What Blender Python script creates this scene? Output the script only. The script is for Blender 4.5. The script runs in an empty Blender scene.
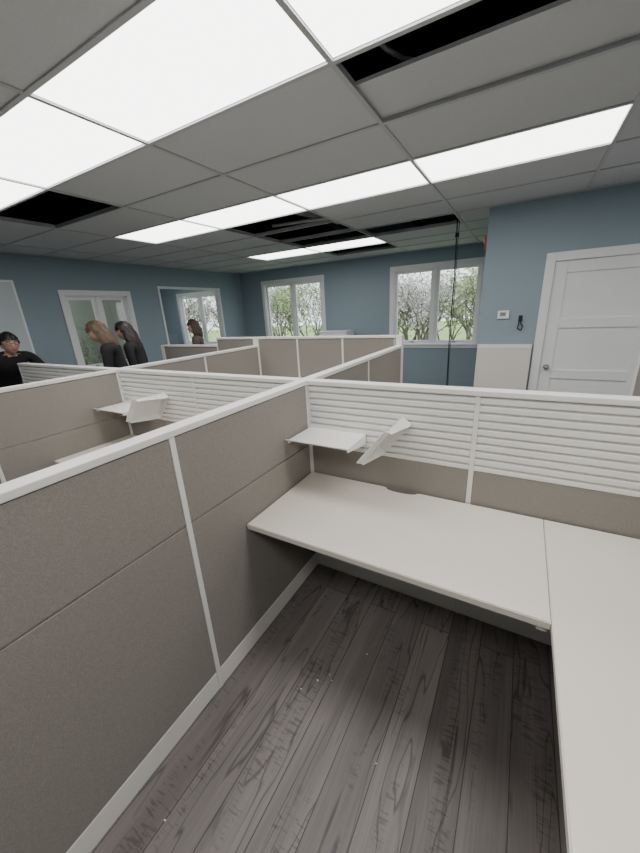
import bpy, bmesh, math, random
from mathutils import Vector, Matrix, noise
random.seed(7)
SC=bpy.context.scene
def link(o): SC.collection.objects.link(o); return o

# ---------------------------------------------------------------- constants
H=1.679; CZ=2.66; GX=-.823; GY=1.661; TX=1.2192; TY=.6096
XP=-1.054; XL=-2.936; YB=1.667; YF=3.548; TH=.065; TOP=1.30; TOP2=1.40
XW=-6.35; YW=7.23; XC=-.46; YC=4.72; XR=4.0; YN=-3.2
DZ=.72

# ---------------------------------------------------------------- materials
def mat(name,col,rough=.6,metal=0,bump=0,bscale=200,var=0,vscale=5,spec=.5):
    m=bpy.data.materials.new(name); m.use_nodes=True; nt=m.node_tree; b=nt.nodes['Principled BSDF']
    b.inputs['Roughness'].default_value=rough; b.inputs['Metallic'].default_value=metal
    b.inputs['Specular IOR Level'].default_value=spec
    geo=nt.nodes.new('ShaderNodeTexCoord')
    n2=nt.nodes.new('ShaderNodeTexNoise'); n2.inputs['Scale'].default_value=vscale; n2.inputs['Detail'].default_value=4
    nt.links.new(geo.outputs['Object'],n2.inputs['Vector'])
    mix=nt.nodes.new('ShaderNodeMix'); mix.data_type='RGBA'
    v=max(var,.03)
    mix.inputs[6].default_value=(*[c*(1-v) for c in col],1); mix.inputs[7].default_value=(*[min(1,c*(1+v)) for c in col],1)
    nt.links.new(n2.outputs['Fac'],mix.inputs[0]); nt.links.new(mix.outputs[2],b.inputs['Base Color'])
    if bump:
        n=nt.nodes.new('ShaderNodeTexNoise'); n.inputs['Scale'].default_value=bscale; n.inputs['Detail'].default_value=3
        nt.links.new(geo.outputs['Object'],n.inputs['Vector'])
        bp=nt.nodes.new('ShaderNodeBump'); bp.inputs['Strength'].default_value=bump; bp.inputs['Distance'].default_value=.002
        nt.links.new(n.outputs['Fac'],bp.inputs['Height']); nt.links.new(bp.outputs['Normal'],b.inputs['Normal'])
    return m
def emis(name,col,st):
    m=bpy.data.materials.new(name); m.use_nodes=True; nt=m.node_tree; nt.nodes.clear()
    e=nt.nodes.new('ShaderNodeEmission'); e.inputs[0].default_value=(*col,1); e.inputs[1].default_value=st
    o=nt.nodes.new('ShaderNodeOutputMaterial'); nt.links.new(e.outputs[0],o.inputs[0]); return m
M_wall=mat('wall_paint_blue',(.275,.355,.405),.55,bump=.15,bscale=300)
M_trim=mat('trim_white',(.84,.85,.86),.4)
M_fab=mat('panel_fabric_taupe',(.290,.267,.242),.9,bump=1.0,bscale=420,var=.30,vscale=190,spec=.2)
M_cap=mat('panel_metal_white',(.80,.785,.75),.4)
M_lam=mat('laminate_cream',(.70,.655,.585),.38,var=.03,vscale=3)
M_slat=mat('slat_white',(.81,.80,.77),.4)
M_tile=mat('ceiling_tile',(.60,.62,.635),.95,bump=.5,bscale=160,var=.06,vscale=90)
M_tee=mat('ceiling_tee',(.50,.51,.52),.5)
M_dark=mat('plenum_dark',(.012,.013,.015),.9)
M_steel=mat('galvanised_steel',(.32,.33,.34),.45,metal=.7)
M_cond=mat('flexible_conduit',(.5,.5,.5),.5)
M_blk=mat('black_rubber',(.015,.015,.017),.5)
M_red=mat('alarm_red',(.5,.03,.03),.4)
M_gry=mat('plastic_grey',(.25,.26,.27),.5)
M_joist=mat('joist_dark_wood',(.05,.042,.035),.8)
M_wht=mat('whiteboard_surface',(.60,.67,.70),.2)
M_cream=mat('panel_cream',(.68,.64,.58),.6)
M_ltblue=mat('office_wall_light_blue',(.42,.52,.58),.6)
M_siding=mat('exterior_siding',(.34,.36,.30),.8)
M_grass=mat('grass',(.36,.46,.13),.9,var=.35,vscale=3)
M_bark=mat('bark',(.20,.17,.14),.9,var=.3,vscale=20)
M_leaf=mat('leaf_spring',(.46,.54,.22),.8,var=.3,vscale=4)
M_leaf2=mat('blossom_pale',(.66,.60,.52),.8,var=.2,vscale=4)
M_light=emis('light_diffuser',(1,.985,.955),6.4)
M_glass=bpy.data.materials.new('window_glass'); M_glass.use_nodes=True; nt=M_glass.node_tree; nt.nodes.clear()
a=nt.nodes.new('ShaderNodeBsdfTransparent'); b=nt.nodes.new('ShaderNodeBsdfGlossy'); b.inputs['Roughness'].default_value=.02
mx=nt.nodes.new('ShaderNodeMixShader'); mx.inputs[0].default_value=.05; o=nt.nodes.new('ShaderNodeOutputMaterial')
nt.links.new(a.outputs[0],mx.inputs[1]); nt.links.new(b.outputs[0],mx.inputs[2]); nt.links.new(mx.outputs[0],o.inputs[0])
# floor
M_floor=bpy.data.materials.new('floor_vinyl_plank'); M_floor.use_nodes=True; nt=M_floor.node_tree; L=nt.links; N=nt.nodes; bs=N['Principled BSDF']
geo=N.new('ShaderNodeNewGeometry'); sep=N.new('ShaderNodeSeparateXYZ'); L.new(geo.outputs['Position'],sep.inputs[0])
cmb=N.new('ShaderNodeCombineXYZ'); L.new(sep.outputs['Y'],cmb.inputs['X']); L.new(sep.outputs['X'],cmb.inputs['Y'])
def brick(c1,c2,mo,ms):
    br=N.new('ShaderNodeTexBrick'); br.inputs['Scale'].default_value=1; br.inputs['Brick Width'].default_value=2.4; br.inputs['Row Height'].default_value=.15
    br.inputs['Mortar Size'].default_value=ms; br.inputs['Mortar Smooth'].default_value=.1; br.offset=.37; br.offset_frequency=2
    br.inputs['Color1'].default_value=c1; br.inputs['Color2'].default_value=c2; br.inputs['Mortar'].default_value=mo; L.new(cmb.outputs[0],br.inputs['Vector']); return br
br=brick((0,0,0,1),(1,1,1,1),(.5,.5,.5,1),0.0)
brm=brick((1,1,1,1),(1,1,1,1),(0,0,0,1),.0018)
def math_(op,a,b_):
    n=N.new('ShaderNodeMath'); n.operation=op
    for i,x in enumerate((a,b_)):
        if isinstance(x,(int,float)): n.inputs[i].default_value=x
        elif x is not None: L.new(x,n.inputs[i])
    return n.outputs[0]
def comb(x,y,z):
    n=N.new('ShaderNodeCombineXYZ')
    L.new(math_('MULTIPLY',sep.outputs['X'],x),n.inputs[0]); L.new(math_('MULTIPLY',sep.outputs['Y'],y),n.inputs[1]); L.new(z,n.inputs[2]); return n.outputs[0]
def ramp(src,p0,c0,p1,c1):
    r=N.new('ShaderNodeValToRGB'); L.new(src,r.inputs[0]); e=r.color_ramp.elements; e[0].position=p0; e[0].color=(c0,c0,c0,1); e[1].position=p1; e[1].color=(c1,c1,c1,1); return r.outputs[0]
def noise_(vec,det=2,rough=.5):
    n=N.new('ShaderNodeTexNoise'); n.inputs['Scale'].default_value=1; n.inputs['Detail'].default_value=det; n.inputs['Roughness'].default_value=rough; L.new(vec,n.inputs['Vector']); return n.outputs['Fac']
rnd=math_('MULTIPLY',br.outputs['Color'],37.0)
field=noise_(comb(6.5,.8,rnd),3,.40)
cont=math_('FRACT',math_('MULTIPLY',field,10.0),0)
tri=math_('ABSOLUTE',math_('SUBTRACT',cont,.5),0)
line=ramp(tri,.0,.42,.09,1.0)
mod=ramp(noise_(comb(10,.8,rnd),2),.44,1.0,.58,0.0)
line=math_('MAXIMUM',line,mod)
broad=ramp(noise_(comb(12,.6,rnd),3,.5),.30,.74,.62,1.0)
fine=ramp(noise_(comb(120,4,rnd),5,.6),.30,.80,.62,1.0)
crack=ramp(noise_(comb(36,.9,rnd),4,.6),.29,.30,.35,1.0)
pat=ramp(noise_(comb(9,1.2,rnd),2),.56,0.,.62,1.)
sawn=ramp(noise_(comb(20,110,rnd),2),.38,1.,.46,0.)
saw=math_('SUBTRACT',1,math_('MULTIPLY',math_('MULTIPLY',pat,.34),sawn))
base=N.new('ShaderNodeMix'); base.data_type='RGBA'; base.inputs[6].default_value=(.205,.181,.169,1); base.inputs[7].default_value=(.290,.262,.247,1); L.new(br.outputs['Color'],base.inputs[0])
def mul(c,f):
    m=N.new('ShaderNodeMix'); m.data_type='RGBA'; m.blend_type='MULTIPLY'; m.inputs[0].default_value=1; L.new(c,m.inputs[6]); L.new(f,m.inputs[7]); return m.outputs[2]
c=base.outputs[2]
for x in (line,broad,fine,crack,saw): c=mul(c,x)
mm=N.new('ShaderNodeMix'); mm.data_type='RGBA'; mm.inputs[6].default_value=(.05,.044,.04,1); L.new(brm.outputs['Color'],mm.inputs[0]); L.new(c,mm.inputs[7])
L.new(mm.outputs[2],bs.inputs['Base Color']); bs.inputs['Roughness'].default_value=.45
bp=N.new('ShaderNodeBump'); bp.inputs['Strength'].default_value=.2; bp.inputs['Distance'].default_value=.002; L.new(crack,bp.inputs['Height']); L.new(bp.outputs[0],bs.inputs['Normal'])

# ---------------------------------------------------------------- mesh builder
class MB:
    def __init__(s): s.bm=bmesh.new(); s.mats=[]
    def mi(s,m):
        if m not in s.mats: s.mats.append(m)
        return s.mats.index(m)
    def _merge(s,t,m,smooth=False):
        i=s.mi(m)
        for f in t.faces: f.material_index=i; f.smooth=smooth
        me=bpy.data.meshes.new('t'); t.to_mesh(me); t.free(); s.bm.from_mesh(me); bpy.data.meshes.remove(me)
    def box(s,x0,x1,y0,y1,z0,z1,m,bev=0,M=None):
        x0,x1=sorted((x0,x1)); y0,y1=sorted((y0,y1)); z0,z1=sorted((z0,z1))
        t=bmesh.new(); bmesh.ops.create_cube(t,size=1)
        for v in t.verts: v.co=Vector(((x0+x1)/2+v.co.x*(x1-x0),(y0+y1)/2+v.co.y*(y1-y0),(z0+z1)/2+v.co.z*(z1-z0)))
        if bev: bmesh.ops.bevel(t,geom=t.edges[:],offset=bev,segments=2,affect='EDGES',profile=.6)
        if M: bmesh.ops.transform(t,matrix=M,verts=t.verts)
        s._merge(t,m)
    def prism(s,pts,z0,z1,m,bev=0,M=None):
        t=bmesh.new(); vs=[t.verts.new((p[0],p[1],z0)) for p in pts]; f=t.faces.new(vs)
        r=bmesh.ops.extrude_face_region(t,geom=[f]); vv=[e for e in r['geom'] if isinstance(e,bmesh.types.BMVert)]
        for v in vv: v.co.z=z1
        bmesh.ops.recalc_face_normals(t,faces=t.faces)
        if bev: bmesh.ops.bevel(t,geom=[e for e in t.edges if abs(e.verts[0].co.z-e.verts[1].co.z)<1e-6],offset=bev,segments=2,affect='EDGES')
        if M: bmesh.ops.transform(t,matrix=M,verts=t.verts)
        s._merge(t,m)
    def tube(s,pts,rad,m,seg=8,M=None):
        t=bmesh.new(); pts=[Vector(p) for p in pts]; n=len(pts)
        if not isinstance(rad,(list,tuple)): rad=[rad]*n
        up=Vector((0,0,1)); rings=[]
        d0=(pts[1]-pts[0]).normalized(); x=d0.cross(up); x= x.normalized() if x.length>1e-3 else Vector((1,0,0))
        for i in range(n):
            d=(pts[min(i+1,n-1)]-pts[max(i-1,0)]).normalized(); x=(x-d*x.dot(d)).normalized(); y=d.cross(x)
            rings.append([t.verts.new(pts[i]+(x*math.cos(2*math.pi*k/seg)+y*math.sin(2*math.pi*k/seg))*rad[i]) for k in range(seg)])
        for i in range(n-1):
            for k in range(seg): t.faces.new((rings[i][k],rings[i][(k+1)%seg],rings[i+1][(k+1)%seg],rings[i+1][k]))
        for ring,p,q,r in ((rings[0],pts[0],pts[1],rad[0]),(rings[-1],pts[-1],pts[-2],rad[-1])):
            c=t.verts.new(p+(p-q).normalized()*r*.6)
            for k in range(seg): t.faces.new((ring[k],ring[(k+1)%seg],c))
        bmesh.ops.recalc_face_normals(t,faces=t.faces)
        if M: bmesh.ops.transform(t,matrix=M,verts=t.verts)
        s._merge(t,m,True)
    def ell(s,c,r,m,M=None,u=16,v=10,R=None):
        t=bmesh.new(); bmesh.ops.create_uvsphere(t,u_segments=u,v_segments=v,radius=1)
        for q in t.verts:
            w=Vector((q.co.x*r[0],q.co.y*r[1],q.co.z*r[2]))
            if R: w=R@w
            q.co=w+Vector(c)
        if M: bmesh.ops.transform(t,matrix=M,verts=t.verts)
        s._merge(t,m,True)
    def add_mesh(s,me,mats):
        idx=[s.mi(m) for m in mats]
        for p in me.polygons: p.material_index=idx[p.material_index]
        s.bm.from_mesh(me)
    def quad(s,pts,m):
        i=s.mi(m); f=s.bm.faces.new([s.bm.verts.new(p) for p in pts]); f.material_index=i
    def obj(s,name,parent=None):
        me=bpy.data.meshes.new(name); s.bm.to_mesh(me); s.bm.free()
        for m in s.mats: me.materials.append(m)
        o=link(bpy.data.objects.new(name,me))
        if parent: o.parent=parent
        return o

# ---------------------------------------------------------------- camera
f=342.9; yw_,pt,rl=.5312,.3254,-.0544
F=Vector((-math.sin(yw_)*math.cos(pt),math.cos(yw_)*math.cos(pt),-math.sin(pt))); R0=Vector((math.cos(yw_),math.sin(yw_),0)); U0=R0.cross(F)
R=R0*math.cos(rl)+U0*math.sin(rl); U=-R0*math.sin(rl)+U0*math.cos(rl)
cd=bpy.data.cameras.new('camera'); cam=link(bpy.data.objects.new('camera',cd))
cam.matrix_world=Matrix(((R[0],U[0],-F[0],0),(R[1],U[1],-F[1],0),(R[2],U[2],-F[2],H),(0,0,0,1)))
cd.sensor_fit='VERTICAL'; cd.sensor_height=36; cd.lens=f/853*36; cd.clip_start=.02; SC.camera=cam

# ---------------------------------------------------------------- shell
WT=.12; ROOF=3.25
m=MB(); m.box(-9.72,XR+WT,YN-WT,YW+WT,-.08,0,M_floor); m.obj('floor')
def wall(name,axis,pos,a0,a1,ops,material,z1=ROOF,th=WT,sgn=1):
    m=MB()
    def bx(u0,u1,z0,z1_):
        if u1-u0<1e-4 or z1_-z0<1e-4: return
        if axis=='x': m.box(u0,u1,pos,pos+sgn*th,z0,z1_,material)
        else: m.box(pos,pos+sgn*th,u0,u1,z0,z1_,material)
    cur=a0
    for (u0,u1,z0,zt) in sorted(ops):
        bx(cur,u0,0,z1); bx(u0,u1,0,z0); bx(u0,u1,zt,z1); cur=u1
    bx(cur,a1,0,z1)
    return m.obj(name)
WIN_B=[(-5.62,-4.01,.93,2.35),(-2.35,-.74,.93,2.35)]
WIN_A=(-8.75,-7.15,.93,2.27)
WIN_L=(3.06,4.10,.93,2.12); OPEN_L=(4.80,6.42,1.0,2.27)
wall('wall_back','x',YW,-9.72,XC+WT,WIN_B+[WIN_A],M_wall)
wall('wall_left','y',XW,YN-WT,YW,[WIN_L,OPEN_L],M_wall,sgn=-1)
wall('wall_closet_side','y',XC,YC+WT,YW,[],M_wall)
DX0,DX1=.23,1.145
wall('wall_door','x',YC,XC,XR,[(DX0-.02,DX1+.02,0,2.06)],M_wall)
wall('wall_right','y',XR,YN-WT,YC+WT,[],M_wall)
wall('wall_front','x',YN,XW,XR,[],M_wall,sgn=-1)
wall('wall_side_office_left','y',-9.6,4.62,YW,[],M_ltblue,sgn=-1)
wall('wall_side_office_front','x',4.62,-9.72,XW-WT,[],M_ltblue,th=.06)
wall('wall_exterior_siding','x',4.61,-9.72,XW-WT,[],M_siding,th=.06,sgn=-1)
m=MB(); m.box(-9.72,XR+WT,YN-WT,YW+WT,ROOF,ROOF+.1,M_dark); m.obj('ceiling_roof_deck')
m=MB(); m.box(-9.6,XW-WT,4.68,YW,CZ,CZ+.03,M_tile); m.obj('ceiling_side_office')
def baseb(name,*b):
    m=MB(); m.box(*b,M_trim,.004); m.obj(name)
baseb('baseboard_back',XW,XC,YW-.014,YW,0,.1)
baseb('baseboard_left',XW,XW+.014,YN,YW-.014,0,.1)
baseb('baseboard_door',XC,DX0-.1,YC-.014,YC,0,.1)
baseb('baseboard_door_right',DX1+.1,XR,YC-.014,YC,0,.1)
baseb('baseboard_front',XW,XR,YN,YN+.014,0,.1)

def window(name,axis,pos,o,sgn=1):
    u0,u1,z0,z1=o; m=MB()
    def bx(a,b,w0,w1,c,d,mt,bev=.003):
        if axis=='x': m.box(a,b,pos+w0,pos+w1,c,d,mt,bev)
        else: m.box(pos-w0,pos-w1,a,b,c,d,mt,bev)
    t=.075
    for (a,b,c,d) in ((u0-t,u0+.004,z0-t,z1+t),(u1-.004,u1+t,z0-t,z1+t),(u0+.004,u1-.004,z1-.004,z1+t),(u0+.004,u1-.004,z0-t,z0+.004)):
        bx(a,b,-.02,.0,c,d,M_trim)
    bx(u0-t-.01,u1+t+.01,-.05,.0,z0-.02,z0+.006,M_trim)
    j=.02
    for (a,b,c,d) in ((u0,u0+j,z0,z1),(u1-j,u1,z0,z1),(u0,u1,z1-j,z1),(u0,u1,z0,z0+j)): bx(a,b,0,WT,c,d,M_trim,0)
    mid=(u0+u1)/2; bx(mid-.03,mid+.03,.03,.1,z0,z1,M_trim)
    for a,b in ((u0+j,mid-.03),(mid+.03,u1-j)):
        s=.05
        for (p,q,c,d) in ((a,a+s,z0+j,z1-j),(b-s,b,z0+j,z1-j),(a+s,b-s,z1-j-s,z1-j),(a+s,b-s,z0+j,z0+j+s)): bx(p,q,.045,.085,c,d,M_trim)
        bx(a+s,b-s,.062,.068,z0+j+s,z1-j-s,M_glass,0)
        bx((a+b)/2-.03,(a+b)/2+.03,.03,.045,z0+j+.01,z0+j+.03,M_gry,.002)
    return m.obj(name)
window('window_1','x',YW,WIN_B[0]); window('window_2','x',YW,WIN_B[1]); window('window_3','x',YW,WIN_A); window('window_4','y',XW,WIN_L)
m=MB(); u0,u1,z0,z1=OPEN_L
for (a,b,c,d) in ((u0-.03,u0+.012,z0-.03,z1+.03),(u1-.012,u1+.03,z0-.03,z1+.03),(u0+.012,u1-.012,z1-.012,z1+.03),(u0+.012,u1-.012,z0-.03,z0+.012)):
    m.box(XW-WT-.01,XW+.015,a,b,c,d,M_trim,.003)
m.box(XW-.062,XW-.058,u0+.012,u1-.012,z0+.012,z1-.012,M_glass)
m.obj('window_5')
m=MB(); y=YC
m.box(DX0-.09,DX0-.003,y-.02,y,0,2.13,M_trim,.004); m.box(DX1+.003,DX1+.09,y-.02,y,0,2.13,M_trim,.004); m.box(DX0-.003,DX1+.003,y-.02,y,2.045,2.13,M_trim,.004)
m.box(DX0-.02,DX0-.003,y,y+WT,0,2.06,M_trim); m.box(DX1+.003,DX1+.02,y,y+WT,0,2.06,M_trim); m.box(DX0-.003,DX1+.003,y,y+WT,2.043,2.06,M_trim)
m.obj('trim_door')
m=MB(); ys=y+.012
m.box(DX0,DX1,ys+.016,ys+.036,.008,2.04,M_trim)
m.box(DX0,DX0+.115,ys,ys+.016,.008,2.04,M_trim,.003); m.box(DX1-.115,DX1,ys,ys+.016,.008,2.04,M_trim,.003)
for c,d in ((1.925,2.04),(1.36,1.46),(.80,.90),(.008,.22)): m.box(DX0+.115,DX1-.115,ys,ys+.016,c,d,M_trim,.003)
m.tube([(DX0+.06,ys,.93),(DX0+.06,ys-.012,.93)],.03,M_steel,16); m.tube([(DX0+.06,ys-.01,.93),(DX0+.06,ys-.05,.93)],.011,M_steel,12)
m.ell((DX0+.06,ys-.055,.93),(.027,.022,.027),M_steel)
m.obj('door_1')

# ---------------------------------------------------------------- ceiling grid
OPENC={(-3,0),(-2,3),(-2,4),(-2,5),(-1,5),(-2,7)}
LIGHT={(1,-1),(0,-1),(-1,-1),(-2,-1),(-3,-1),(0,2),(-1,2),(-2,2),(-3,2),(-2,6),(-3,6),(1,-4),(0,-4),(-1,-4),(-2,-4),(2,2),(2,-4),(2,-1)}  # includes unseen panels to the right and behind the camera, added for more light
rects=[(XW,XR,YN,YC),(XW,XC,YC,YW)]
m=MB()
for i in range(-6,5):
    for j in range(-9,11):
        if (i,j) in OPENC or (i,j) in LIGHT or (i,j)==(0,0): continue
        for (a,b,c,d) in rects:
            x0=max(GX+i*TX,a); x1=min(GX+(i+1)*TX,b); y0=max(GY+j*TY,c); y1=min(GY+(j+1)*TY,d)
            if x1-x0>.02 and y1-y0>.02: m.box(x0,x1,y0,y1,CZ+.004,CZ+.018,M_tile)
m.box(GX+.0,GX+TX,GY+.24,GY+TY+.02,CZ+.02,CZ+.036,M_tile,0)
for (a,b,c,d) in rects:
    for i in range(-6,6):
        x=GX+i*TX
        if a<x<b: m.box(x-.012,x+.012,c,d,CZ-.004,CZ+.004,M_tee); m.box(x-.003,x+.003,c,d,CZ+.004,CZ+.035,M_tee)
    for j in range(-9,11):
        y=GY+j*TY
        if c<y<d: m.box(a,b,y-.012,y+.012,CZ-.0045,CZ+.0035,M_tee); m.box(a,b,y-.003,y+.003,CZ+.0035,CZ+.035,M_tee)
    if c!=YC: m.box(a,b,c,c+.022,CZ-.005,CZ,M_tee)
    m.box(a,b,d-.022,d,CZ-.005,CZ,M_tee); m.box(a,a+.022,c,d,CZ-.005,CZ,M_tee); m.box(b-.022,b,c,d,CZ-.005,CZ,M_tee)
m.obj('ceiling')
for (i,j) in sorted(LIGHT)+[('s',0)]:
    if i=='s': x0,y0=-8.6,5.7  # added panel, brightens the side office that would otherwise stay dark
    else: x0,y0=GX+i*TX,GY+j*TY
    x1,y1=x0+TX,y0+TY
    m=MB(); e=.014; z=CZ+.006 if i!='s' else CZ-.006
    m.quad([(x0+e,y0+e,z),(x0+e,y1-e,z),(x1-e,y1-e,z),(x1-e,y0+e,z)],M_light)
    h0,h1=(CZ+.010,CZ+.05) if i!='s' else (CZ-.004,CZ-.0005)
    m.box(x0+.006,x1-.006,y0+.006,y1-.006,h0,h1,M_steel)
    m.obj('ceiling_light_panel')
m=MB()
for x in [-6,-4.8,-3.6,-2.4,-1.2,0,1.2,2.4,3.6]:
    m.box(x,x+.05,YN,YC-.1,3.0,3.24,M_joist)
for x in (-5.4,-4.2,-3.0,-1.8): m.box(x,x+.05,YC,YW,3.0,3.24,M_joist)
m.obj('ceiling_roof_joist')
m=MB(); pts=[(-.80,1.86,3.0),(-.76,1.92,2.87),(-.69,1.96,2.80),(-.62,2.0,2.76),(-.52,2.04,2.735),(-.3,2.12,2.73),(.2,2.2,2.73)]
m.tube(pts,.011,M_cond,8); m.tube([(-3.0,3.6,2.95),(-2.4,4.6,2.85),(-2.6,5.3,2.95)],.05,M_steel,10); m.tube([(-3.1,4.3,2.8),(-2.1,4.4,2.78)],.02,M_cond,10); m.obj('ceiling_conduit')

# ---------------------------------------------------------------- cubicle partitions
def partition(axis,pos,start,lens,style='solid',th=TH,top=TOP,posts=()):
    m=MB(); TP=top
    def bx(u0,u1,w0,w1,z0,z1,mt,bev=.002):
        if axis=='y': m.box(pos-th+w0,pos-th+w1,u0,u1,z0,z1,mt,bev)
        else: m.box(u0,u1,pos+w0,pos+w1,z0,z1,mt,bev)
    tot=sum(lens); bx(start,start+tot,-.003,th+.003,TP-.026,TP,M_cap,.004)
    u=start
    for n,L_ in enumerate(lens):
        a,b=u+.012,u+L_-.012
        bx(a,b,.002,th-.002,0.0,.105,M_cap,.003)
        bx(a,b,.012,th-.012,.105,TP-.03,M_cap,0)
        for w0,w1 in ((.002,.012),(th-.012,th-.002)):
            bx(a,b,w0,w1,.11,.903,M_fab,.003)
            if style=='solid': bx(a,b,w0,w1,.909,TP-.030,M_fab,.003)
        if style=='louver':
            nsl=9; z0=.925; hh=(TP-.035-z0)/nsl
            bx(a,b,.0,th,.903,.925,M_slat,.003)
            for q in range(nsl):
                zz=z0+q*hh
                for w in ((0.0,.012),(th-.012,th)):
                    bx(a,b,w[0],w[1],zz+hh*.30,zz+hh,M_slat,.003)
        u+=L_
    for q in range(len(lens)+1):
        c=start+sum(lens[:q]); p0=max(c-.0115,start) if q else start; p1=min(c+.0115,start+tot)
        if q==0: p0,p1=start,start+.0115
        bx(p0,p1,.0,th,0,TP-.026,M_cap,.0015)
    for (x0,y0,t) in posts: m.box(x0,x0+TH,y0,y0+TH,0,t,M_cap,.004)
    return m.obj('cubicle_partition')
G=.001
P=(YB-.735); W=(XP-TH-XL)/2; YG=YB+TH+1.8+2*G
partition('y',XP,YB-4*P,[P]*4,posts=[(XP-TH,YB,TOP)])
partition('y',XP,YB+TH+G,[.9,.9])
partition('y',XL,YB-4*P,[P]*4,posts=[(XL-TH,YB,TOP)]); partition('y',XL,YB+TH+G,[.9,.9])
partition('y',.82+TH,YB+TH+G,[.9,.9],posts=[(.82,YG,TOP)]); partition('y',.82+TH,YB-2*P,[P]*2,posts=[(.82,YB,TOP)])
partition('x',YB,XP+G,[.915,(.82-XP-.915-2*G)],'louver')
partition('x',YB,XL+G,[W-G]*2,'louver'); partition('x',YB,XL-TH-2*W+G,[W-G]*2,'louver')
partition('x',YG,XL+G,[.603]*3+[2*(W-G)-3*.603],top=TOP2,posts=[(XP-TH,YG,TOP2),(XL-TH,YG,TOP2)])
partition('x',YG,XL-TH-.66,[.658],top=TOP2)
partition('x',YG,XL-TH-2*W+G,[2*W-.662],top=TOP,posts=[(XL-2*TH-2*W,YG,TOP)])

# ---------------------------------------------------------------- desks
def desk(xl,xr):
    m=MB(); xs=xr-.635; yf=1.04; yb=YB-.006; n=14
    pts=[(xl+.004,yf),(xs-.001,yf),(xs-.001,yb)]
    c=xl+.578; r=.085
    pts.append((c+r+.02,yb))
    for k in range(n+1):
        a=math.pi*k/n; pts.append((c+r*math.cos(a),yb-.032*math.sin(a)**.6 if 0<k<n else yb-.004))
    pts+= [(c-r-.02,yb),(xl+.004,yb)]
    m.prism(pts,DZ-.03,DZ,M_lam,.003)
    m.prism([(xs+.001,-.6),(xr-.006,-.6),(xr-.006,yb),(xs+.001,yb)],DZ-.03,DZ,M_lam,.003)
    m.box(xl+.004,xl+.02,yf+.08,yb-.02,DZ-.10,DZ-.031,M_cap,.002)
    m.box(xs-.035,xs-.005,yf+.02,yb-.05,DZ-.06,DZ-.031,M_cap,.002)
    m.box(xs+.005,xs+.03,yf-.03,yb-.05,DZ-.05,DZ-.031,M_cap,.002)
    m.box(xr-.02,xr-.006,-.58,yb-.02,DZ-.10,DZ-.031,M_cap,.002)
    m.box(xs+.05,xr-.02,-.59,-.565,0,DZ-.031,M_cap,.003)
    return m.obj('l_shaped_desk')
desk(XP,.82); desk(XL,XP-TH)
for (a,b) in ((XL+.02,XP-TH-.02),(XP+.02,.80)):
    m=MB(); m.box(a,b,YG-.62,YG-.006,DZ-.03,DZ,M_lam,.004)
    m.box(a+.01,a+.03,YG-.60,YG-.02,0,DZ-.031,M_cap,.002); m.box(b-.03,b-.01,YG-.60,YG-.02,0,DZ-.031,M_cap,.002); m.box(a+.03,b-.03,YG-.05,YG-.03,.3,DZ-.031,M_cap,.002); m.obj('office_desk')
m=MB(); x0,x1,y0,y1=-3.85,-3.2,6.72,7.15
m.box(x0,x1,y0+.02,y1,.03,1.22,M_trim,.004); m.box(x0-.01,x1+.01,y0,y1+.005,1.22,1.245,M_trim,.004); m.box(x0+.03,x1-.03,y0+.05,y1-.05,0,.03,M_gry)
for q in range(3): m.box(x0+.01,x1-.01,y0,y0+.02,.05+q*.39,.42+q*.39,M_trim,.004); m.box(x0+.25,x1-.25,y0-.015,y0,.33+q*.39,.345+q*.39,M_steel,.002)
m.obj('filing_cabinet')

# ---------------------------------------------------------------- slat-wall trays
def tray(x,y,z,roll,w=.34,d=.26):
    m=MB()
    m.box(0,w,-d,0,0,.006,M_slat,.002)
    m.prism([(0,-d),(w,-d),(w,-d-.03),(0,-d-.03)],0,.004,M_slat,0,Matrix.Translation((0,-d,0))@Matrix.Rotation(math.radians(-35),4,'X')@Matrix.Translation((0,d,0)))
    for xx in (0,w-.004): m.prism([(-d,0),(0,0),(0,-.045),(-.03,-.05),(-d,-.012)],0,.004,M_slat,0,Matrix.Translation((xx,0,0))@Matrix(((0,0,1,0),(1,0,0,0),(0,1,0,0),(0,0,0,1))))
    m.box(0,w,-.004,0,-.05,.02,M_slat,.001)
    o=m.obj('desk_tray'); o.location=(x,y,z); o.rotation_euler=(0,math.radians(roll),0); return o
for xo in (XP,XL):
    tray(xo+.008,YB-.003,1.012,0,.36,.24)
    tray(xo+.44,YB-.003,.955,-52,.23,.24)

# ---------------------------------------------------------------- small wall things
m=MB(); m.box(-.27,-.15,YC-.025,YC,1.48,1.57,M_trim,.005); m.box(-.245,-.185,YC-.027,YC-.024,1.51,1.55,M_gry,.001); m.obj('thermostat')
m=MB(); x=-.03; m.box(x-.02,x+.02,YC-.012,YC,1.44,1.51,M_blk,.003)
m.tube([(x,YC-.012,1.49),(x,YC-.04,1.48),(x+.0,YC-.045,1.44),(x+.03,YC-.03,1.39),(x+.02,YC-.02,1.35),(x-.02,YC-.02,1.37),(x-.01,YC-.012,1.43)],.006,M_blk,8); m.obj('wall_phone_cable')
m=MB(); m.box(XC-.05,XC,YC+.25,YC+.37,2.28,2.42,M_red,.006); m.ell((XC-.05,YC+.31,2.37),(.02,.04,.025),M_trim); m.obj('fire_alarm')
m=MB(); tl=Matrix.Translation((0,YC-.17,.003))@Matrix.Rotation(math.radians(-6),4,'X')
m.box(XC+.01,.12,0,.04,0,1.19,M_cream,.004,tl); m.box(XC+.01,.12,-.003,.043,1.15,1.195,M_cap,.003,tl); m.box(XC+.01,.12,-.002,.042,0.005,.09,M_cap,.003,tl); m.obj('loose_partition_panel')
m=MB()
cx,cy=-.87,5.2
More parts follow.
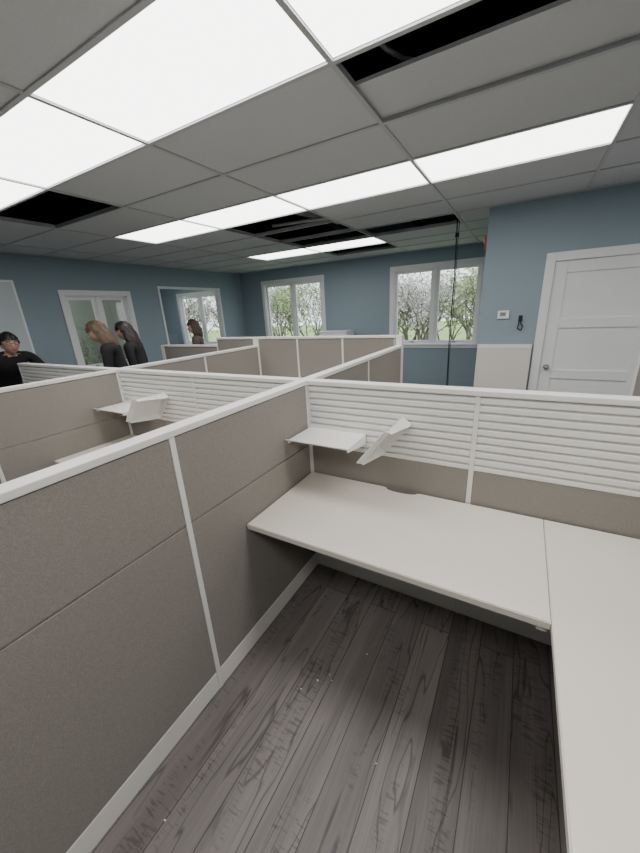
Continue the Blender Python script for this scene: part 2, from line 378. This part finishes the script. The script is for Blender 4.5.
m.tube([(cx,cy,3.0),(cx,cy,2.6),(cx+.008,cy,2.0),(cx-.004,cy+.005,1.2),(cx+.004,cy,.5),(cx,cy,.012)],.0075,M_blk,8)
m.tube([(cx+.03,cy,3.0),(cx+.02,cy+.01,2.4),(cx+.024,cy,1.6),(cx+.012,cy,.9),(cx+.03,cy,.02)],.004,M_blk,8)
m.box(cx-.015,cx+.03,cy-.018,cy+.018,2.48,2.53,M_blk,.005); m.obj('hanging_data_cable')
m=MB(); m.box(XW+.001,XW+.02,1.25,2.45,1.2,2.31,M_trim,.003); m.box(XW+.02,XW+.022,1.28,2.42,1.23,2.28,M_wht); m.box(XW+.02,XW+.06,1.3,2.4,1.19,1.205,M_trim,.002); m.obj('whiteboard')
m=MB()
for (x,y) in ((-.62,1.02),(-.60,1.0),(-.71,.9),(-.9,.3),(-.5,1.2),(-.3,.8),(-.66,.97)):
    a=random.random()*6; s=random.uniform(.002,.005)
    m.box(-s,s,-s*.6,s*.6,0,.002,M_trim,0,Matrix.Translation((x,y,.0005))@Matrix.Rotation(a,4,'Z'))
m.obj('floor_debris')

# ---------------------------------------------------------------- outdoors
m=MB(); m.box(-40,20,YW+WT+.02,45,-.3,-.25,M_grass); m.box(-40,-9.9,-20,YW+WT+.02,-.3,-.25,M_grass); m.box(-9.9,XW-WT-.02,-20,4.4,-.3,-.25,M_grass); m.obj('lawn')
def tree(name,loc,h,leafm,seed,nl=1900):
    rg=random.Random(seed); m=MB(); tips=[]
    def br(p,d,l,r,dep):
        q=p+d*l*.5+Vector((rg.uniform(-1,1),rg.uniform(-1,1),rg.uniform(-.3,.6)))*l*.06; e=p+d*l+Vector((rg.uniform(-1,1),rg.uniform(-1,1),0))*l*.1
        m.tube([p,q,e],[r,r*.8,r*.6],M_bark,5 if dep>1 else 7)
        tips.append((q,l*.4)); tips.append((e,l*.5))
        if dep<4:
            for _ in range(3 if dep<3 else 2):
                nd=(d+Vector((rg.uniform(-1,1),rg.uniform(-1,1),rg.uniform(-.4,.7)))*.8).normalized(); br(q.lerp(e,rg.random()),nd,l*rg.uniform(.6,.8),r*.55,dep+1)
    for k in range(4): br(Vector((rg.uniform(-.4,.4),rg.uniform(-.4,.4),.03)),Vector((rg.uniform(-.6,.6),rg.uniform(-.6,.6),1)).normalized(),h*.33,.045,0)
    i=m.mi(leafm)
    for _ in range(nl):
        c,s=rg.choice(tips); c=c+Vector((rg.gauss(0,1),rg.gauss(0,1),rg.gauss(0,1)))*max(s,.15)*.7
        a=Vector((rg.uniform(-1,1),rg.uniform(-1,1),rg.uniform(-1,1))).normalized(); b=a.orthogonal().normalized(); z=rg.uniform(.02,.06)
        fc=m.bm.faces.new([m.bm.verts.new(c+a*z),m.bm.verts.new(c+b*z*.6),m.bm.verts.new(c-a*z),m.bm.verts.new(c-b*z*.6)]); fc.material_index=i
    o=m.obj(name); o.location=loc; return o
t1=tree('shrub_tree',(-7,10.6,-.25),4.2,M_leaf,1); t2=tree('shrub_tree',(-4.6,11.4,-.25),4.4,M_leaf2,2); t3=tree('shrub_tree',(-2.3,10.4,-.25),4.0,M_leaf2,3)
def inst(src,loc,rz,s):
    o=link(bpy.data.objects.new('shrub_tree',src.data)); o.location=loc; o.rotation_euler=(0,0,rz); o.scale=(s,s,s)
for n,(x,y) in enumerate([(-.6,11),(-5.8,12.6),(-3.4,12.8),(-1.2,13),(-9.3,11),(-11,12),(-12.5,10.5),(-8.2,13),(-8.3,3.0),(-10.8,3.4),(-11.4,6.6),(-11.2,8.8),(-13.5,4.2),(-13,7),(-14,9.5),(1.2,12.4),(-16,11),(-10.6,1.6),(-4.2,14.5),(-7,15),(-2,15.5),(-9.8,2.2),(-5.5,17),(-8.5,17),(-3,17.5),(-.5,16.5),(-10.5,15),(-12.5,14),(-15,6),(1,15),(-6.3,19),(-1.5,19)]):
    inst((t1,t2,t3)[n%3],(x,y,-.25),n*1.7,(1+.15*math.sin(n*3))*(.62 if n==8 else 1))
inst(t1,(-8.0,3.45,-.25),1.0,.55); inst(t2,(-9.0,3.3,-.25),2.0,.6); inst(t1,(-7.75,2.5,-.25),3.0,.5)

# ---------------------------------------------------------------- people
M_skin=mat('skin',(.52,.32,.24),.5); M_lip=mat('lips',(.40,.15,.13),.4); M_eye=mat('eye_white',(.7,.7,.68),.3); M_iris=mat('iris_dark',(.03,.02,.015),.2)
M_hblond=mat('hair_dark_blonde',(.11,.068,.038),.5,var=.5,vscale=60); M_hdark=mat('hair_dark',(.018,.013,.011),.45,var=.4,vscale=60); M_hbrown=mat('hair_brown',(.05,.03,.02),.5,var=.4,vscale=60)
M_bcl=mat('clothes_black',(.009,.009,.011),.85); M_bcl2=mat('clothes_charcoal',(.014,.014,.017),.85); M_pat=mat('blouse_patterned',(.10,.08,.08),.85,var=.7,vscale=22); M_jean=mat('trousers_dark_navy',(.02,.025,.04),.8); M_shoe=mat('shoes_black',(.01,.01,.01),.4)
def person(name,loc,heading,height,lean,hyaw,hpitch,arms,hair,hlen,top,pant,glasses=False,female=True):
    K=height/1.70; m=MB()
    Rl=Matrix.Rotation(math.radians(-lean),3,'X'); pel=Vector((0,0,.95))
    hip_shift=Vector((0,-math.sin(math.radians(lean))*.18,0))
    def up(p): return Rl@(Vector(p)-pel)+pel+hip_shift
    sw=.18 if female else .21
    vs=[];rad=[]
    def add(p,r,rx=None): vs.append(Vector(p)); rad.append((rx or r,r)); return len(vs)-1
    a0=add(pel+hip_shift,.12,.15); a1=add(up((0,.0,1.10)),.11,.13 if female else .15); a2=add(up((0,.01,1.25)),.125,.15 if female else .17); a3=add(up((0,0,1.365)),.09,.13)
    a4=add(up((0,-.01,1.435)),.055); a5=add(up((0,.012,1.50)),.05)
    E=[(a0,a1,'t'),(a1,a2,'t'),(a2,a3,'t'),(a3,a4,'t'),(a4,a5,'s')]
    hands=[]
    for sd,(eo,wo) in zip((-1,1),arms):
        s=add(up((sd*sw,-.005,1.385)),.066); el=add(vs[s]+Vector(eo),.049); wr=add(vs[s]+Vector(wo),.031)
        dirv=(vs[wr]-vs[el]).normalized(); pm=add(vs[wr]+dirv*.05,.026,.032)
        E+=[(a3,s,'t'),(s,el,'t'),(el,wr,'t'),(wr,pm,'s')]; hands.append((sd,vs[wr].copy(),dirv))
    for sd in (-1,1):
        hp=add(Vector((sd*.095,0,.88))+hip_shift,.09); kn=add((sd*.11,.015+hip_shift.y*.4,.50),.06); an=add((sd*.115,-.03,.10),.042); he=add((sd*.118,-.01,.045),.04); to=add((sd*.13,.13,.035),.034)
        E+=[(a0,hp,'p'),(hp,kn,'p'),(kn,an,'p'),(an,he,'f'),(he,to,'f')]
    me=bpy.data.meshes.new('sk'); me.from_pydata([tuple(v) for v in vs],[(e[0],e[1]) for e in E],[]); me.update()
    ob=link(bpy.data.objects.new('sk',me)); md=ob.modifiers.new('skin','SKIN'); md.use_smooth_shade=True
    sv=me.skin_vertices[0].data
    for i,r in enumerate(rad): sv[i].radius=r; sv[i].use_root=(i==0)
    ob.modifiers.new('ss','SUBSURF').levels=2
    dg=bpy.context.evaluated_depsgraph_get(); dg.update(); ev=bpy.data.meshes.new_from_object(ob.evaluated_get(dg))
    mats={'t':top,'s':M_skin,'p':pant,'f':M_shoe}; keys=['t','s','p','f']; ev.materials.clear()
    for k_ in keys: ev.materials.append(mats[k_])
    for p in ev.polygons:
        c=p.center; best=None
        for (i,j,tg) in E:
            A,B=vs[i],vs[j]; ab=B-A; t=max(0,min(1,(c-A).dot(ab)/ab.length_squared)); dd=(c-(A+ab*t)).length-(rad[i][1]*(1-t)+rad[j][1]*t)
            if best is None or dd<best[0]: best=(dd,tg)
        p.material_index=keys.index(best[1])
    m.add_mesh(ev,[mats[k_] for k_ in keys]); bpy.data.objects.remove(ob)
    for sd,w,d in hands:
        side= Vector((0,1,0))-d*d.y if abs(d.y)<.8 else Vector((sd,0,0)); side.normalize(); nrm=d.cross(side)*(1 if sd>0 else -1)
        for q,(off,ln) in enumerate(((.026,.068),(.009,.078),(-.008,.072),(-.024,.056))):
            b=w+d*.065+side*off; c1=.25; p1=b+(d+nrm*c1*.4).normalized()*ln*.42; p2=p1+(d+nrm*c1*2).normalized()*ln*.33; p3=p2+(d+nrm*c1*3.6).normalized()*ln*.25
            m.tube([b-d*.02,b,p1,p2,p3],[.009,.0092,.0085,.0078,.0065],M_skin,8)
        b=w+d*.025+side*.022; p1=b+(side*.8+d*.7).normalized()*.034; p2=p1+(side*.25+d).normalized()*.026
        m.tube([b-side*.01,b,p1,p2],[.012,.0125,.0105,.0085],M_skin,8)
    HR=Matrix.Rotation(math.radians(hyaw),3,'Z')@Matrix.Rotation(math.radians(-hpitch),3,'X')
    hc=up((0,.012,1.50))+HR@Vector((0,.015,.082))
    HM=Matrix.Translation(hc)@HR.to_4x4()
    def shape(s,k_=1.0):
        x,y,z=.076*s.x*k_,.094*s.y*k_,.115*s.z*k_
        if s.z<0:
            t=-s.z; x*=1-.33*t**1.6; y*= (1-.10*t) if s.y>0 else (1-.42*t)
        return Vector((x,y,z))
    t=bmesh.new(); bmesh.ops.create_uvsphere(t,u_segments=40,v_segments=30,radius=1)
    for q in t.verts:
        s=q.co.copy(); p=shape(s)
        if s.y>0:
            g=math.exp(-(p.x/.011)**2); nb=max(0,1-abs((p.z+.026)/.036)); p.y+=.024*g*nb
            p.y-=.008*math.exp(-(((abs(p.x)-.031)/.015)**2+((p.z-.006)/.012)**2)); p.y+=.009*math.exp(-((p.x/.022)**2+((p.z+.095)/.02)**2))
            p.y+=.004*math.exp(-((p.z-.026)/.01)**2)
        q.co=p
    bmesh.ops.transform(t,matrix=HM,verts=t.verts); m._merge(t,M_skin,True)
    for sd in (-1,1):
        m.ell((sd*.031,.076,.004),(.0125,.0115,.0085),M_eye,HM,12,8); m.ell((sd*.031,.0845,.004),(.0055,.004,.0055),M_iris,HM,10,6)
        m.tube([(sd*.016,.092,.024),(sd*.032,.09,.029),(sd*.048,.08,.024)],.0028,hair,6,HM)
        m.ell((sd*.077,-.005,-.008),(.009,.018,.03),M_skin,HM,12,8,Matrix.Rotation(sd*.25,3,'Z'))
    m.ell((0,.083,-.057),(.024,.008,.0045),M_lip,HM,14,8); m.ell((0,.082,-.065),(.02,.008,.005),M_lip,HM,14,8)
    if glasses:
        for sd in (-1,1):
            ring=[(sd*.032+.022*math.cos(a_*math.pi/8),.098,.002+.017*math.sin(a_*math.pi/8)) for a_ in range(17)]; m.tube(ring,.002,M_blk,6,HM)
            m.tube([(sd*.054,.097,.006),(sd*.08,.05,.006),(sd*.081,-.01,.002)],.002,M_blk,6,HM)
        m.tube([(-.011,.1,.006),(.011,.1,.006)],.002,M_blk,6,HM)
    for layer in range(3):
        t=bmesh.new(); bmesh.ops.create_uvsphere(t,u_segments=48,v_segments=30,radius=1)
        dele=[]
        for q in t.verts:
            s=q.co.copy(); p=shape(s,1.08+.05*layer)
            face=(s.y>.30-(.12 if s.z<-.1 else 0) and s.z<.50-.10*layer)
            if hlen<.05: face=face or (s.z<-.35) or (abs(s.x)>.75 and s.z<-.05)
            else: face=face or (s.z<-.97)
            if face: dele.append(q)
            if hlen>.05 and s.z<0:
                tt=-s.z; base=shape(Vector((s.x,s.y,0)).normalized(),1.10+.07*layer) if Vector((s.x,s.y)).length>1e-3 else p
                p=Vector((base.x*(1.0+.15*math.sin(tt*3)),base.y*(1+.1*math.sin(tt*3)),-tt*(.10+hlen)))
            w=noise.noise(Vector((s.x*7+layer*3,s.y*7,s.z*(4.0))))*.016+math.sin(math.atan2(s.y,s.x)*26+layer)*.0022
            n_=Vector((p.x,p.y,max(p.z,0)*.5)); 
            if n_.length>1e-4: p+=n_.normalized()*w
            q.co=p
        bmesh.ops.delete(t,geom=dele,context='VERTS'); bmesh.ops.transform(t,matrix=HM,verts=t.verts); m._merge(t,hair,True)
    o=m.obj(name); o.scale=(K,K,K); o.rotation_euler=(0,0,math.radians(heading)); o.location=loc; return o
hang=[((-.05,-.03,-.27),(-.03,.05,-.50)),((.05,-.03,-.27),(.03,.05,-.50))]
look=[((-.05,.02,-.27),(.06,.20,-.34)),((.05,.02,-.27),(-.04,.20,-.34))]
person('woman',(-4.24,2.46,0),138,1.72,14,0,22,look,M_hblond,.12,M_bcl,M_jean)
person('woman',(-4.46,2.86,0),128,1.68,8,5,14,hang,M_hdark,.15,M_bcl2,M_jean)
person('woman',(-4.83,4.25,0),130,1.64,2,0,5,look,M_hbrown,.10,M_pat,M_jean)
lean=[((-.10,.10,-.24),(-.06,.32,-.36)),((.12,.10,-.24),(.10,.30,-.38))]
person('man',(-5.60,1.80,0),-85,1.80,46,-8,-4,lean,M_hdark,.0,M_bcl,M_jean,True,False)

# ---------------------------------------------------------------- world
w=bpy.data.worlds.new('sky'); SC.world=w; w.use_nodes=True; nt=w.node_tree; bg=nt.nodes['Background']
tc=nt.nodes.new('ShaderNodeTexCoord'); sp=nt.nodes.new('ShaderNodeSeparateXYZ'); nt.links.new(tc.outputs['Generated'],sp.inputs[0])
rr=nt.nodes.new('ShaderNodeValToRGB'); nt.links.new(sp.outputs['Z'],rr.inputs[0]); rr.color_ramp.elements[0].color=(.9,.95,1,1); rr.color_ramp.elements[1].color=(.6,.75,1,1)
nt.links.new(rr.outputs[0],bg.inputs[0]); bg.inputs[1].default_value=3.0
